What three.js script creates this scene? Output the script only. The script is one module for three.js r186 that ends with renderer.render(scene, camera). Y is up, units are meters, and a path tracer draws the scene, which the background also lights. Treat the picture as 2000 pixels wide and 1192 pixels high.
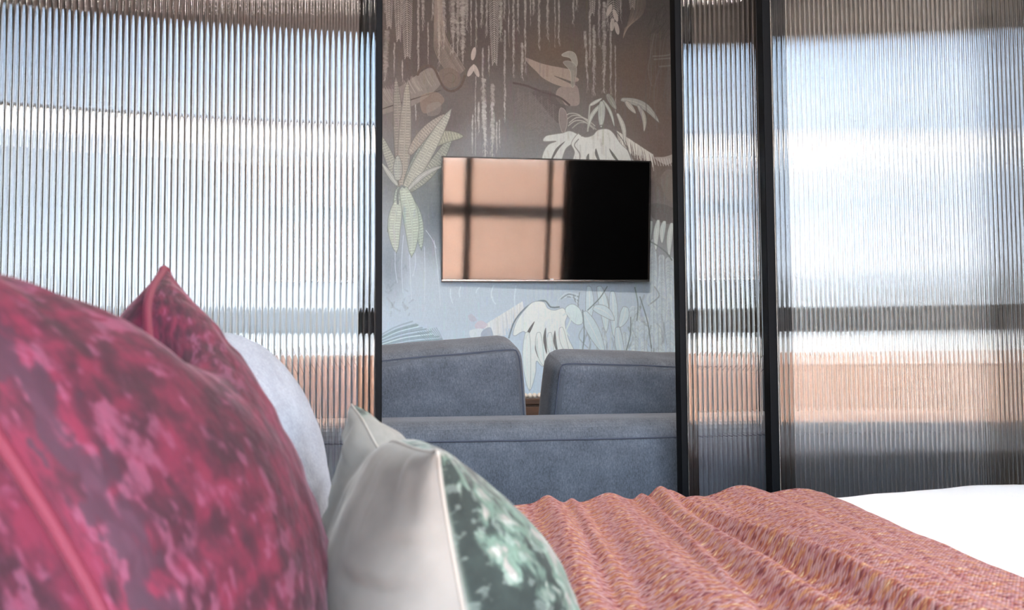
import * as THREE from 'three';
import { mergeGeometries, mergeVertices } from 'three/addons/utils/BufferGeometryUtils.js';
import { RectAreaLightUniformsLib } from 'three/addons/lights/RectAreaLightUniformsLib.js';
import { RoundedBoxGeometry } from 'three/addons/geometries/RoundedBoxGeometry.js';

// ------------------------------------------------------------------ camera, sky, sun, exposure
const scene = new THREE.Scene();
const camera = new THREE.PerspectiveCamera(2 * Math.atan(596 / 2000) * 180 / Math.PI, 2000 / 1192, 0.02, 200);
camera.position.set(0, 0.8, 0);
camera.rotation.set(0.0611, -0.2182, -0.006, 'YXZ');
camera.focus = 2.8;
camera.userData.fStop = 11;
const renderer = new THREE.WebGLRenderer({ antialias: true });
renderer.toneMapping = THREE.LinearToneMapping;
renderer.toneMappingExposure = 4.4;
renderer.shadowMap.enabled = true;

let seed = 7;
const rnd = () => { seed = (seed * 1664525 + 1013904223) >>> 0; return seed / 4294967296; };
const R = (a, b) => a + (b - a) * rnd();
const clamp = (x, a = 0, b = 1) => Math.min(b, Math.max(a, x));
const mix = (a, b, t) => a + (b - a) * t;
const smooth = (a, b, x) => { const t = clamp((x - a) / (b - a)); return t * t * (3 - 2 * t); };
const hash = (x, y, s = 0) => { let h = (x * 374761393 + y * 668265263 + s * 982451653) | 0; h = Math.imul(h ^ (h >>> 13), 1274126177); h ^= h >>> 16; return (h >>> 0) / 4294967296; };
// value noise that repeats every `per` cells
function vn(x, y, per = 1 << 20, s = 0) {
  const x0 = Math.floor(x), y0 = Math.floor(y), fx = x - x0, fy = y - y0, ux = fx * fx * (3 - 2 * fx), uy = fy * fy * (3 - 2 * fy);
  const w = (v) => ((v % per) + per) % per, a = w(x0), b = w(x0 + 1), c = w(y0), d = w(y0 + 1);
  return mix(mix(hash(a, c, s), hash(b, c, s), ux), mix(hash(a, d, s), hash(b, d, s), ux), uy);
}
function fbm(x, y, per, oct = 4, s = 0) { let v = 0, k = 0.5, t = 0; for (let o = 0; o < oct; o++) { v += k * vn(x, y, per, s + o); t += k; x *= 2; y *= 2; per *= 2; k *= 0.5; } return v / t; }

{ // pale spring sky with thin level cloud; brighter towards the horizon
  const W = 512, H = 256, d = new Float32Array(W * H * 4);
  for (let y = 0; y < H; y++) {
    const el = (y + 0.5) / H * 180 - 90;
    for (let x = 0; x < W; x++) {
      const up = clamp(el / 90), k = Math.pow(1 - up, 11);
      const cloud = smooth(0.5, 0.72, fbm(x / W * 8, el * 0.16, 8, 4, 3)) * smooth(0, 12, el) * 0.6;
      const c = [mix(mix(1.75, 4.6, k), 4.4, cloud), mix(mix(2.5, 4.8, k), 4.6, cloud), mix(3.5, 5.0, Math.max(k, cloud))];
      for (let i = 0; i < 3; i++) d[(y * W + x) * 4 + i] = c[i];
      d[(y * W + x) * 4 + 3] = 1;
    }
  }
  const t = new THREE.DataTexture(d, W, H, THREE.RGBAFormat, THREE.FloatType);
  t.mapping = THREE.EquirectangularReflectionMapping; t.magFilter = THREE.LinearFilter; t.wrapS = THREE.RepeatWrapping; t.needsUpdate = true;
  scene.background = t;
}
{ // the sun stands behind this building and lights the houses across the street
  const sun = new THREE.DirectionalLight(0xfff0dc, 11.5);
  sun.position.set(-6, 16, -14); sun.target.position.set(0, -2, 14);
  sun.castShadow = true; sun.shadow.mapSize.set(2048, 2048);
  Object.assign(sun.shadow.camera, { left: -30, right: 30, top: 25, bottom: -25, near: 0.5, far: 80 });
  scene.add(sun, sun.target);
}

// ------------------------------------------------------------------ helpers
const used = {};
const numbered = (n) => { const k = used[n] = (used[n] ?? -1) + 1; return k ? n + '_' + String(k).padStart(3, '0') : n; };
function mesh(name, geo, mat, parent) {
  const m = new THREE.Mesh(geo, mat); m.castShadow = m.receiveShadow = true;
  m.name = parent ? name : numbered(name); (parent ?? scene).add(m); return m;
}
function thing(name, label, category, pos = [0, 0, 0], group) {
  const g = new THREE.Group(); g.name = numbered(name); g.position.set(...pos); g.userData = { label, category };
  if (group) g.userData.group = group;
  scene.add(g); return g;
}
function struct(name, label, category, geo, mat) {
  const m = mesh(name, geo, mat); m.userData = { label, category, kind: 'structure' }; return m;
}
const box = (x0, x1, y0, y1, z0, z1, r = 0) => {
  const g = r ? new RoundedBoxGeometry(x1 - x0, y1 - y0, z1 - z0, 2, r) : new THREE.BoxGeometry(x1 - x0, y1 - y0, z1 - z0);
  return g.translate((x0 + x1) / 2, (y0 + y1) / 2, (z0 + z1) / 2);
};
const plain = (g) => { const n = g.index ? g.toNonIndexed() : g; for (const k of Object.keys(n.attributes)) if (!['position', 'normal', 'uv'].includes(k)) n.deleteAttribute(k); return n; };
const merge = (list) => mergeGeometries(list.map(plain));
// uv in metres from the position, by the face's main direction
function metricUV(g) {
  g = plain(g); const p = g.attributes.position, n = g.attributes.normal, uv = new Float32Array(p.count * 2);
  for (let i = 0; i < p.count; i++) {
    const a = [Math.abs(n.getX(i)), Math.abs(n.getY(i)), Math.abs(n.getZ(i))], k = a.indexOf(Math.max(...a));
    uv[i * 2] = k === 0 ? p.getZ(i) : p.getX(i); uv[i * 2 + 1] = k === 1 ? p.getZ(i) : p.getY(i);
  }
  g.setAttribute('uv', new THREE.BufferAttribute(uv, 2)); return g;
}
function dataTex(W, H, fn, { srgb = false, repeat = [1, 1] } = {}) {
  const d = new Uint8Array(W * H * 4);
  for (let y = 0; y < H; y++) for (let x = 0; x < W; x++) { const c = fn(x / W, y / H, x, y), o = (y * W + x) * 4; d[o] = clamp(c[0]) * 255; d[o + 1] = clamp(c[1]) * 255; d[o + 2] = clamp(c[2]) * 255; d[o + 3] = 255; }
  const t = new THREE.DataTexture(d, W, H); t.wrapS = t.wrapT = THREE.RepeatWrapping; t.magFilter = t.minFilter = THREE.LinearFilter; t.repeat.set(...repeat);
  if (srgb) t.colorSpace = THREE.SRGBColorSpace;
  t.needsUpdate = true; return t;
}
const grey = (v) => [v, v, v];
const std = (o) => new THREE.MeshStandardMaterial(o);
const phy = (o) => new THREE.MeshPhysicalMaterial(o);

// ------------------------------------------------------------------ materials
const M = {};
M.steel = phy({ name: 'black_steel', color: 0x08090b, roughness: 0.5, specularIntensity: 0.14 });
M.glass = phy({ name: 'reeded_glass', color: 0xffffff, roughness: 0.0, transmission: 1, thickness: 0.006, ior: 1.52 });
M.pane = phy({ name: 'window_glass', color: 0xffffff, roughness: 0.0, transmission: 1, thickness: 0, ior: 1.5 });
const plasterBump = dataTex(256, 256, (u, v) => grey(fbm(u * 16, v * 16, 16, 4, 5)), { repeat: [1.5, 1.5] });
M.wall = std({ name: 'warm_white_paint', color: 0xcfc8c0, roughness: 0.9, bumpMap: plasterBump, bumpScale: 0.0008 });
M.darkWall = std({ name: 'charcoal_paint', color: 0x17181a, roughness: 0.85, bumpMap: plasterBump, bumpScale: 0.0008 });
M.taupe = std({ name: 'taupe_paint', color: 0x38332f, roughness: 0.9, bumpMap: plasterBump, bumpScale: 0.0008 });
M.ceiling = std({ name: 'ceiling_paint', color: 0x726d68, roughness: 0.95 });
const woodMap = dataTex(512, 512, (u, v) => { const g = fbm(u * 6, v * 60, 1 << 12, 4, 11), k = 0.75 + 0.5 * (g - 0.5); return [0.42 * k, 0.29 * k, 0.2 * k]; }, { srgb: true });
M.wood = std({ name: 'brown_wood', map: woodMap, color: 0xffffff, roughness: 0.5 });

// ------------------------------------------------------------------ the room shell
const X0 = -1.4, XS = -0.62, X1 = 2.72, XL1 = 2.5, ZP = -2.1, ZB = -4.68, ZF = 1.5, H = 3.0;
{
  const floorMap = dataTex(512, 512, (u, v) => { const g = fbm(u * 40, v * 4, 1 << 12, 4, 21), k = 0.8 + 0.4 * (g - 0.5); return [0.5 * k, 0.4 * k, 0.32 * k]; }, { srgb: true });
  const floorM = std({ name: 'oak_floor', map: floorMap, roughness: 0.45 });
  const fl = struct('floor', 'brown oak floor under the bed and sofa', 'floor', box(X0 - 0.2, X1 + 0.2, -0.2, -0.02, ZB - 0.2, ZF + 0.2), floorM);
  const plank = metricUV(box(0, 1.19, -0.02, 0, 0, 0.146));
  for (let k = 0; k < 42; k++) { // boards run along x, staggered
    const off = (k * 0.47) % 1.2;
    for (let j = -1; j < 5; j++) {
      const xa = Math.max(X0, X0 + j * 1.2 + off), xb = Math.min(X1, X0 + (j + 1) * 1.2 + off);
      if (xb - xa < 0.05) continue;
      const p = mesh('plank', plank, floorM, fl); p.position.set(xa, 0, ZB + k * 0.148); p.scale.x = (xb - xa - 0.003) / 1.19;
    }
  }
  struct('ceiling', 'pale ceiling over both rooms', 'ceiling', box(X0 - 0.2, X1 + 0.2, H, H + 0.2, ZB - 0.2, ZF + 0.2), M.ceiling);
  struct('wall_left', 'plain wall at the head of the bed', 'wall', metricUV(box(X0 - 0.2, X0, 0, H, ZB, ZF)), M.taupe);
  struct('wall_right', 'plain wall beyond the foot of the bed', 'wall', metricUV(box(X1, X1 + 0.2, 0, H, ZP - 0.12, ZF)), M.wall);
  struct('wall_living_right', 'taupe side wall of the living room', 'wall', metricUV(box(XL1, XL1 + 0.2, 0, H, ZB, ZP - 0.12)), M.taupe);
  struct('wall_divider', 'charcoal wall beside the glass partition', 'wall', metricUV(box(1.8, X1, 0, H, ZP - 0.12, ZP + 0.02)), M.darkWall);
  struct('wall_divider_left', 'taupe wall beside the glass partition behind the headboard', 'wall', metricUV(box(X0, XS, 0, H, ZP - 0.12, ZP + 0.02)), M.taupe);
  // window wall behind the camera: two piers, a lintel and a low sill
  const wx0 = -1.3, wx1 = 2.5, wy0 = 0.08, wy1 = 2.78;
  struct('wall_front', 'wall around the wide bedroom window', 'wall', metricUV(merge([
    box(X0 - 0.2, wx0, 0, H, ZF, ZF + 0.2), box(wx1, X1 + 0.2, 0, H, ZF, ZF + 0.2), box(wx0, wx1, wy1, H, ZF, ZF + 0.2), box(wx0, wx1, 0, wy0, ZF, ZF + 0.2)])), M.taupe);
  const win = new THREE.Group(); win.name = 'window_1'; win.userData = { label: 'wide black steel window with a thick middle rail', category: 'window', kind: 'structure' }; scene.add(win);
  const zf0 = ZF + 0.06, zf1 = ZF + 0.12, cols = 5, cw = (wx1 - wx0) / cols;
  mesh('window_frame', merge([box(wx0, wx1, wy1 - 0.05, wy1, zf0, zf1), box(wx0, wx1, wy0, wy0 + 0.05, zf0, zf1), box(wx0, wx0 + 0.05, wy0, wy1, zf0, zf1), box(wx1 - 0.05, wx1, wy0, wy1, zf0, zf1)]), M.steel, win);
  mesh('rail', box(wx0, wx1, 1.0, 1.14, zf0 - 0.01, zf1 + 0.01), M.steel, win);
  for (let k = 1; k < cols; k++) mesh('mullion', box(wx0 + k * cw - 0.022, wx0 + k * cw + 0.022, wy0, wy1, zf0, zf1), M.steel, win);
  for (let k = 0; k < cols; k++) for (const [a, b] of [[wy0 + 0.05, 1.0], [1.14, wy1 - 0.05]]) {
    const g = new THREE.PlaneGeometry(cw - 0.044, b - a).translate(wx0 + (k + 0.5) * cw, (a + b) / 2, (zf0 + zf1) / 2);
    mesh('pane', g, M.pane, win);
  }
}

// ------------------------------------------------------------------ mural wall
{
  // a printed paper sheet 1.9 m x 2.3 m; the drawing was measured on a sketch grid, `at` turns a grid point into sheet pixels
  const PX = 860, SX = 0.25, SY = 0.45, SW = 1.9, SH = 2.3;
  const cv = document.createElement('canvas'); cv.width = Math.round(SW * PX); cv.height = Math.round(SH * PX);
  const g = cv.getContext('2d');
  const at = (x, y) => { const w = 1 - 1.0150553e-4 * x + 2.860811e-5 * y; return [((2.1465142e-3 * x + 1.61707e-5 * y - 1.2062456) / w - SX) * PX, (SY + SH - (-9.43707e-5 * x - 2.171465e-3 * y + 2.3894291) / w) * PX]; };
  const U = 2.15; // sheet pixels to one grid unit, about
  const ink = (c) => { const l = (c[0] + c[1] + c[2]) / 3, k = l < 150 ? 1 : (150 + (l - 150) * 1.32) / l, w = smooth(90, 200, l); return [c[0] * k * mix(0.95, 0.97, w), c[1] * k, c[2] * k * mix(1.05, 1.04, w)]; }; // print density
  const css = (c, a = 1) => `rgba(${ink(c).map((v) => clamp(v, 0, 255) | 0).join()},${a})`;
  const jit = (c, k) => { const d = R(-k, k); return [c[0] + d, c[1] + d, c[2] + d]; };
  const path = (pts, closed) => { // smooth curve through grid points
    const p = pts.map((q) => at(q[0], q[1])); g.beginPath(); g.moveTo(...p[0]);
    for (let i = 0; i < p.length - (closed ? 0 : 1); i++) {
      const n = p.length, k = (j) => closed ? p[((j % n) + n) % n] : p[clamp(j, 0, n - 1)], a = k(i - 1), b = k(i), c = k(i + 1), d = k(i + 2);
      g.bezierCurveTo(b[0] + (c[0] - a[0]) / 6, b[1] + (c[1] - a[1]) / 6, c[0] - (d[0] - b[0]) / 6, c[1] - (d[1] - b[1]) / 6, c[0], c[1]);
    }
    if (closed) g.closePath();
  };
  const line = (pts, w, col, a = 1) => { path(pts); g.lineWidth = w * U; g.lineCap = g.lineJoin = 'round'; g.strokeStyle = css(col, a); g.stroke(); };
  const blob = (pts, col, a = 1, edge, ew = 0.8) => { path(pts, true); g.fillStyle = css(col, a); g.fill(); if (edge) { g.lineWidth = ew * U; g.strokeStyle = css(edge, a * 0.8); g.stroke(); } };
  // ---- ground tone of the print: umber above, mist blue below
  const stops = [[-60, [104, 95, 92]], [120, [112, 101, 96]], [230, [130, 122, 118]], [330, [144, 143, 143]], [430, [160, 167, 171]], [560, [188, 200, 206]], [700, [200, 213, 219]], [900, [204, 217, 222]]];
  { const a = at(1000, -60), b = at(1000, 900), gr = g.createLinearGradient(0, a[1], 0, b[1]); for (const [y, c] of stops) gr.addColorStop(clamp((y + 60) / 960), css(c)); g.fillStyle = gr; g.fillRect(0, 0, cv.width, cv.height); }
  const cloud = (x, y, rx, ry, col, a) => { const p = at(x, y); g.save(); g.translate(...p); g.scale(rx * U, ry * U); const gr = g.createRadialGradient(0, 0, 0, 0, 0, 1); gr.addColorStop(0, css(col, a)); gr.addColorStop(1, css(col, 0)); g.fillStyle = gr; g.beginPath(); g.arc(0, 0, 1, 0, 7); g.fill(); g.restore(); };
  cloud(1290, 300, 130, 260, [126, 104, 92], 0.9); cloud(1240, 150, 130, 120, [122, 100, 86], 0.7); cloud(1080, 100, 110, 70, [124, 100, 84], 0.7); cloud(960, 60, 120, 90, [100, 86, 84], 0.6);
  cloud(860, 230, 70, 60, [110, 100, 98], 0.7); cloud(1200, 40, 60, 60, [98, 86, 86], 0.6); cloud(850, 420, 60, 100, [108, 116, 122], 0.8); cloud(760, 520, 40, 80, [134, 144, 152], 0.7); cloud(950, 280, 70, 60, [160, 160, 164], 0.6); cloud(820, 130, 40, 100, [96, 82, 80], 0.6); cloud(800, 340, 110, 90, [116, 122, 116], 0.6);
  for (let k = 0; k < 420; k++) { const x = R(700, 1400), y = R(-60, 760); cloud(x, y, R(4, 26), R(3, 14), y < 300 ? [150, 125, 108] : [190, 200, 205], R(0.03, 0.1)); }
  const pale = (y) => y < 200 ? [178, 170, 162] : y < 330 ? [194, 192, 186] : [204, 218, 220];
  // ---- hanging strands with ragged edges
  const strand = (x, y0, y1, w, x1 = x, a = 0.85) => {
    for (let y = y0; y < y1; y += 1.5) { const t = (y - y0) / (y1 - y0), xx = mix(x, x1, t) + 2.4 * (fbm(y * 0.09 + x, 1, 1 << 16, 3) - 0.5), ww = w * (0.35 + 1.0 * fbm(y * 0.16 + x * 3, 5, 1 << 16, 3)) * (1 - 0.75 * smooth(0.6, 1, t)); const p = at(xx + R(-0.1, 0.1) * w, y); g.fillStyle = css(jit(pale(y), 18), a * R(0.25, 0.75)); g.beginPath(); g.ellipse(p[0], p[1], Math.max(0.4, ww / 2) * U, 2.2 * U, R(-0.5, 0.5), 0, 7); g.fill(); if (w > 3 && rnd() < 0.3) { const s = rnd() < 0.5 ? -1 : 1; line([[xx, y], [xx + s * w * 0.45, y + 3], [xx + s * w * 0.5, y + 7]], 0.9, jit(pale(y), 14), a * 0.6); } }
  };
  const fern = (x, y0, y1, w, lean = 0) => { for (let y = y0; y < y1; y += 4.2) { const t = (y - y0) / (y1 - y0), ww = w * Math.sqrt(1 - t * t * 0.8), cx = x + lean * t; for (const s of [-1, 1]) line([[cx, y - 1], [cx + s * ww * 0.55, y + 2], [cx + s * ww, y + 7]], 1.5, jit(pale(y), 10), 0.85); } line([[x, y0], [x + lean, y1]], 0.8, [214, 202, 190], 0.7); };
  for (const [x, w] of [[752, 30], [790, 26], [880, 20], [968, 24]]) strand(x, -60, R(20, 60), w * 0.4, x, 0.3);
  for (const a of [[858, -60, 130, 5], [894, -60, 110, 7], [912, -60, 60, 6], [920, -60, 90, 3], [951, -60, 70, 5], [985, -60, 40, 5], [1012, -60, 60, 4], [1036, -60, 50, 3], [1042, -60, 30, 5], [1152, 20, 120, 4], [1170, -60, 90, 4], [1187, -60, 60, 5], [1212, -60, 40, 4], [935, 200, 260, 4], [955, 90, 150, 3], [970, 240, 300, 3], [826, -60, 60, 6], [845, -60, 40, 4], [817, -60, 180, 4], [836, 45, 127, 3], [867, -60, 96, 9], [885, -60, 105, 10], [904, -60, 126, 11], [930, -60, 96, 3.5], [941, -60, 55, 6], [929, 150, 306, 2], [923, 225, 300, 3], [943, 95, 160, 4], [944, 155, 306, 9, 948], [962, 165, 306, 8], [978, -60, 82, 8], [986, 60, 240, 3.5], [994, -60, 92, 2.5], [1003, -60, 152, 4.5], [1020, 85, 153, 5], [1026, -60, 143, 4], [1053, -60, 96, 4.5], [1070, -60, 77, 5], [1084, -60, 93, 2.5], [1092, -60, 87, 3.5], [1120, -60, 48, 4], [1127, -60, 20, 5], [1143, 62, 175, 5, 1148], [1160, 50, 188, 6.5], [1180, 5, 182, 9], [1193, 45, 205, 4], [1202, 90, 220, 3], [770, 85, 150, 3], [786, 118, 160, 3], [812, 190, 235, 3], [976, 235, 290, 2], [756, 60, 160, 10, 752, 0.5]]) strand(...a);
  fern(760, -60, 52, 8); fern(794, -60, 112, 11, 2); fern(776, -60, 76, 8, 3); fern(964, -60, 121, 10, 2); fern(1157, -60, 26, 7); fern(1196, -60, 40, 13, 4); fern(1235, -60, 15, 8);
  for (const [x, y, r] of [[925, 105, 0.2], [920, 138, 0.5], [930, 138, -0.4], [1190, 20, 0.4], [1202, 30, -0.3], [1196, 48, 0.1], [1205, 55, -0.2]]) { const p = at(x, y); g.fillStyle = css([196, 184, 174], 0.9); g.beginPath(); g.ellipse(p[0], p[1], 4.5 * U, 13 * U, r, 0, 7); g.fill(); }
  // draped strands left and right of the middle
  for (let k = 0; k < 14; k++) { const t = k / 13; line([[mix(850, 862, t), -40], [mix(848, 868, t), 60], [mix(852, 890, t), 105], [mix(885, 908, t), mix(158, 135, t)]], R(1, 2), jit([180, 164, 150], 16), 0.6); }
  for (let k = 0; k < 11; k++) { const t = k / 10; line([[mix(1238, 1262, t), -30], [mix(1232, 1256, t), 25], [1217 + 3 * t, mix(75, 55, t)]], R(0.8, 1.8), jit([170, 150, 134], 14), 0.55); }
  // ---- fallen log and its curl
  blob([[735, 178], [775, 172], [815, 146], [838, 133], [856, 140], [862, 160], [846, 180], [812, 204], [780, 214], [735, 222]], [150, 140, 132], 1);
  for (let k = 0; k < 60; k++) { const t = R(0, 1), x = mix(745, 850, t), y = mix(192, 150, t); line([[x - 6, y - 20 + R(0, 8)], [x + 2, y], [x + 10, y + 16 - R(0, 8)]], 0.9, jit([172, 162, 152], 30), 0.45); }
  for (let k = 0; k < 24; k++) { const t = R(0, 1), x = mix(755, 850, t), y = mix(212, 182, t); line([[x - 12, y + 2], [x + 12, y - 6]], 2, [96, 86, 82], 0.35); }
  line([[816, 146], [822, 134], [836, 128], [848, 134], [856, 150], [868, 172], [884, 178], [900, 168], [908, 148]], 4.5, [112, 96, 88]);
  blob([[858, 140], [878, 132], [898, 145], [896, 164], [880, 172], [864, 162]], [136, 120, 110], 0.9); line([[866, 150], [878, 142], [890, 150], [884, 162], [874, 158]], 1.5, [124, 106, 96], 0.8);
  blob([[822, 188], [852, 180], [868, 196], [850, 214], [826, 220]], [168, 146, 130], 0.55); blob([[835, 205], [860, 200], [858, 222], [836, 226]], [160, 150, 140], 0.5);
  // ---- long leaves: outline, cross bars, midrib
  const leaf = (ax, ay, bx, by, w, col, bars = true, bend = 0, a = 0.95) => {
    const dx = bx - ax, dy = by - ay, L = Math.hypot(dx, dy), nx = -dy / L, ny = dx / L, c = (t) => [ax + dx * t + nx * bend * Math.sin(Math.PI * t), ay + dy * t + ny * bend * Math.sin(Math.PI * t)], ww = (t) => w / 2 * Math.pow(Math.sin(Math.PI * Math.pow(clamp(t * 0.96 + 0.04), 0.8)), 0.6), l = [], r = [];
    for (let k = 0; k <= 12; k++) { const t = k / 12, p = c(t), q = ww(t); l.push([p[0] + nx * q, p[1] + ny * q]); r.unshift([p[0] - nx * q, p[1] - ny * q]); }
    blob([...l, ...r], col, a, [col[0] * 0.72, col[1] * 0.72, col[2] * 0.72], 0.9);
    if (bars) for (let t = 0.06; t < 0.95; t += 5.2 / L) { const p = c(t), q = ww(t) * 0.86; for (const s of [-1, 1]) line([[p[0] + s * nx * q * 0.2, p[1] + s * ny * q * 0.2], [p[0] + s * nx * q * R(0.7, 1), p[1] + s * ny * q * R(0.7, 1)]], 1.5, [col[0] + 34, col[1] + 34, col[2] + 28], R(0.4, 0.85)); }
    line([0.02, 0.3, 0.6, 0.95].map(c), 0.9, [col[0] + 26, col[1] + 26, col[2] + 22], 0.8);
  };
  for (let k = 0; k < 30; k++) line([[790, 372], [mix(840, 866, rnd()), R(300, 350)], [R(850, 880), R(330, 400)]], 0.8, [140, 156, 150], 0.35);
  leaf(786, 372, 742, 262, 20, [158, 160, 150]); leaf(786, 372, 773, 148, 22, [150, 142, 134]); leaf(800, 372, 884, 262, 24, [156, 158, 148], true, 8);
  leaf(786, 372, 796, 156, 25, [162, 156, 146]); leaf(792, 372, 840, 262, 26, [150, 156, 148]); leaf(800, 300, 872, 222, 20, [164, 156, 146], true, -6); leaf(828, 290, 906, 266, 26, [164, 164, 148], true, -10); leaf(790, 374, 882, 212, 27, [172, 172, 160]); leaf(776, 362, 745, 318, 10, [176, 178, 170], false); leaf(796, 372, 872, 322, 10, [176, 178, 172], false, -8);
  leaf(777, 352, 777, 303, 18, [164, 168, 160]);
  leaf(778, 370, 757, 452, 20, [166, 176, 166], true, -8); leaf(780, 366, 823, 488, 22, [166, 178, 166], true, -12); leaf(778, 392, 774, 494, 26, [182, 190, 176], true, 6); leaf(788, 366, 804, 502, 30, [178, 188, 174], true, -8); line([[777, 398], [777, 376], [784, 364], [790, 366]], 4, [140, 146, 142]);
  for (const [x, y0, x1, y1] of [[772, 492, 776, 552], [788, 460, 787, 572], [800, 498, 804, 585], [829, 482, 829, 590], [811, 495, 806, 540], [848, 470, 860, 595], [832, 450, 852, 485]]) line([[x, y0], [mix(x, x1, 0.5) + R(-3, 3), (y0 + y1) / 2], [x1, y1]], 1.1, [208, 216, 218], 0.75);
  for (let k = 0; k < 26; k++) { const x = R(748, 800), y = R(500, 620); line([[x, y], [x + R(-8, 8), y - R(3, 12)]], 3, [138, 150, 158], 0.18); }
  // ---- split leaf, curl and hanging fern in the middle
  blob([[1028, 113], [1052, 122], [1074, 128], [1122, 138], [1118, 148], [1084, 138], [1128, 152], [1122, 160], [1082, 148], [1122, 168], [1104, 170], [1082, 164], [1060, 152], [1048, 140], [1030, 122]], [176, 158, 144], 0.92);
  blob([[1092, 172], [1124, 166], [1132, 190], [1128, 206], [1100, 204], [1086, 192]], [172, 156, 146], 0.75);
  blob([[1098, 106], [1112, 100], [1124, 106], [1128, 124], [1122, 132], [1114, 114], [1100, 110]], [170, 164, 152], 0.95, [206, 200, 188]); blob([[1100, 122], [1114, 120], [1126, 132], [1122, 166], [1116, 168], [1114, 140]], [158, 154, 144], 0.85, [196, 192, 182]);
  line([[1003, 162], [1030, 168], [1060, 180], [1092, 190], [1112, 205]], 4, [104, 90, 86]); blob([[1040, 180], [1066, 176], [1092, 190], [1106, 214], [1092, 240], [1076, 226], [1054, 200]], [108, 96, 94], 0.7);
  for (const [x, y, n] of [[1012, 172, 34], [1022, 178, 60], [1034, 180, 70], [1046, 186, 70], [1058, 188, 76], [1070, 194, 62], [1080, 204, 50]]) { line([[x, y], [x + 2, y + n]], 1.2, [140, 126, 122], 0.8); for (let q = 0; q < n; q += 4) for (const s of [-1, 1]) line([[x + q * 0.03, y + q], [x + s * 7, y + q + 6]], 0.9, jit([142, 130, 124], 16), 0.5); }
  // ---- bold split-leaf plant above the television
  const split = (pts, slits, col, edge) => { blob(pts, col, 1, edge, 1.4); for (const s of slits) { const [a, b, c] = s; blob([a, [b[0] - 3, b[1]], c, [b[0] + 3, b[1]]], [112, 108, 104], 0.9); } };
  for (let k = 0; k < 70; k++) { const t = k / 69, x = mix(1205, 1275, t), y = mix(256, 302, t); line([[x, y], [x + R(2, 6), y + R(16, 34)]], R(0.8, 2), jit([212, 208, 196], 14), 0.8); }
  for (const [x, y] of [[1106, 222], [1112, 226], [1120, 230], [1118, 236], [1126, 240]]) line([[x - 8, y + 10], [x + 6, y], [x + 24, y + 2], [x + 42, y + 16]], 2, jit([182, 178, 168], 12), 0.9);
  blob([[1094, 212], [1104, 216], [1108, 236], [1104, 256], [1098, 258], [1092, 236]], [150, 138, 132], 1, [196, 186, 176]);
  leaf(1180, 200, 1148, 256, 8, [186, 188, 178], false, 8); leaf(1176, 198, 1174, 250, 14, [184, 188, 178], false); leaf(1152, 206, 1176, 192, 7, [190, 190, 180], false); leaf(1178, 196, 1200, 248, 6, [186, 188, 178], false, -4); leaf(1186, 184, 1204, 214, 12, [160, 158, 148], false); line([[1152, 206], [1148, 256]], 3, [176, 176, 166]);
  leaf(1214, 194, 1288, 240, 14, [172, 170, 160], false, -12); leaf(1222, 198, 1242, 222, 10, [182, 176, 164], false); leaf(1246, 206, 1258, 258, 9, [180, 176, 164], false, -6); leaf(1206, 222, 1220, 282, 9, [190, 188, 178], false, -5);
  split([[1058, 316], [1062, 296], [1072, 282], [1086, 276], [1062, 276], [1066, 266], [1084, 262], [1098, 260], [1114, 256], [1132, 266], [1126, 276], [1106, 290], [1096, 316], [1088, 330], [1064, 332]], [[[1104, 276], [1088, 292], [1074, 320]]], [202, 204, 196], [150, 146, 140]);
  split([[1128, 262], [1116, 280], [1122, 296], [1130, 330], [1260, 330], [1238, 314], [1228, 296], [1212, 280], [1198, 260], [1186, 252], [1168, 254], [1158, 264], [1144, 268], [1134, 264]], [[[1164, 290], [1166, 304], [1176, 326]], [[1190, 290], [1200, 306], [1214, 324]], [[1150, 300], [1148, 310], [1152, 326]]], [206, 206, 198], [148, 144, 140]);
  line([[1136, 266], [1150, 258], [1164, 256], [1170, 246], [1186, 246], [1204, 258], [1222, 284], [1236, 318]], 2, [132, 126, 122], 0.9); line([[1130, 272], [1122, 284], [1132, 300], [1132, 318]], 2, [150, 148, 144]);
  // ---- dim palms and stones at the right
  for (let k = 0; k < 26; k++) { const x = R(1268, 1326), y = R(20, 130); line([[x, y], [x - R(0, 14), y + R(40, 70)], [x - R(4, 12), y + R(90, 150)]], R(1, 2.6), jit([128, 118, 112], 18), 0.5); }
  for (const [a, b] of [[[1276, 110], [1330, 100]], [[1278, 116], [1330, 112]], [[1288, 130], [1330, 122]]]) line([a, [(a[0] + b[0]) / 2, a[1] - 2], b], 3, [150, 146, 138], 0.6);
  for (let k = 0; k < 30; k++) { const x = R(1270, 1330), y = R(0, 60); line([[x, y], [x + R(-20, 6), y + R(10, 30)]], 2, [90, 84, 82], 0.4); }
  blob([[1290, 350], [1304, 332], [1326, 342], [1332, 380], [1318, 396], [1300, 384]], [150, 138, 128], 0.6); blob([[1268, 400], [1300, 400], [1332, 420], [1332, 440], [1280, 430]], [120, 112, 108], 0.7); blob([[1278, 308], [1300, 306], [1332, 296], [1330, 312], [1312, 318], [1300, 322]], [196, 186, 176], 0.7);
  for (let k = 0; k < 6; k++) line([[1282 + k * 5, 310], [1286 + k * 5, 324]], 1.4, [206, 200, 192], 0.8);
  // ---- pale loops and feathered columns low at the right
  const column = (x, y0, y1, w, col) => { for (let y = y0; y < y1; y += 2.4) { const q = w * (0.8 + 0.2 * Math.sin(y * 0.05 + x)); for (const s of [-1, 1]) line([[x, y], [x + s * q * 0.5, y - 1.5], [x + s * q, y + 3]], 1.1, jit(col, 16), 0.75); } line([[x, y0], [x + 1, (y0 + y1) / 2], [x, y1]], 1, [160, 172, 172], 0.6); };
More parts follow.
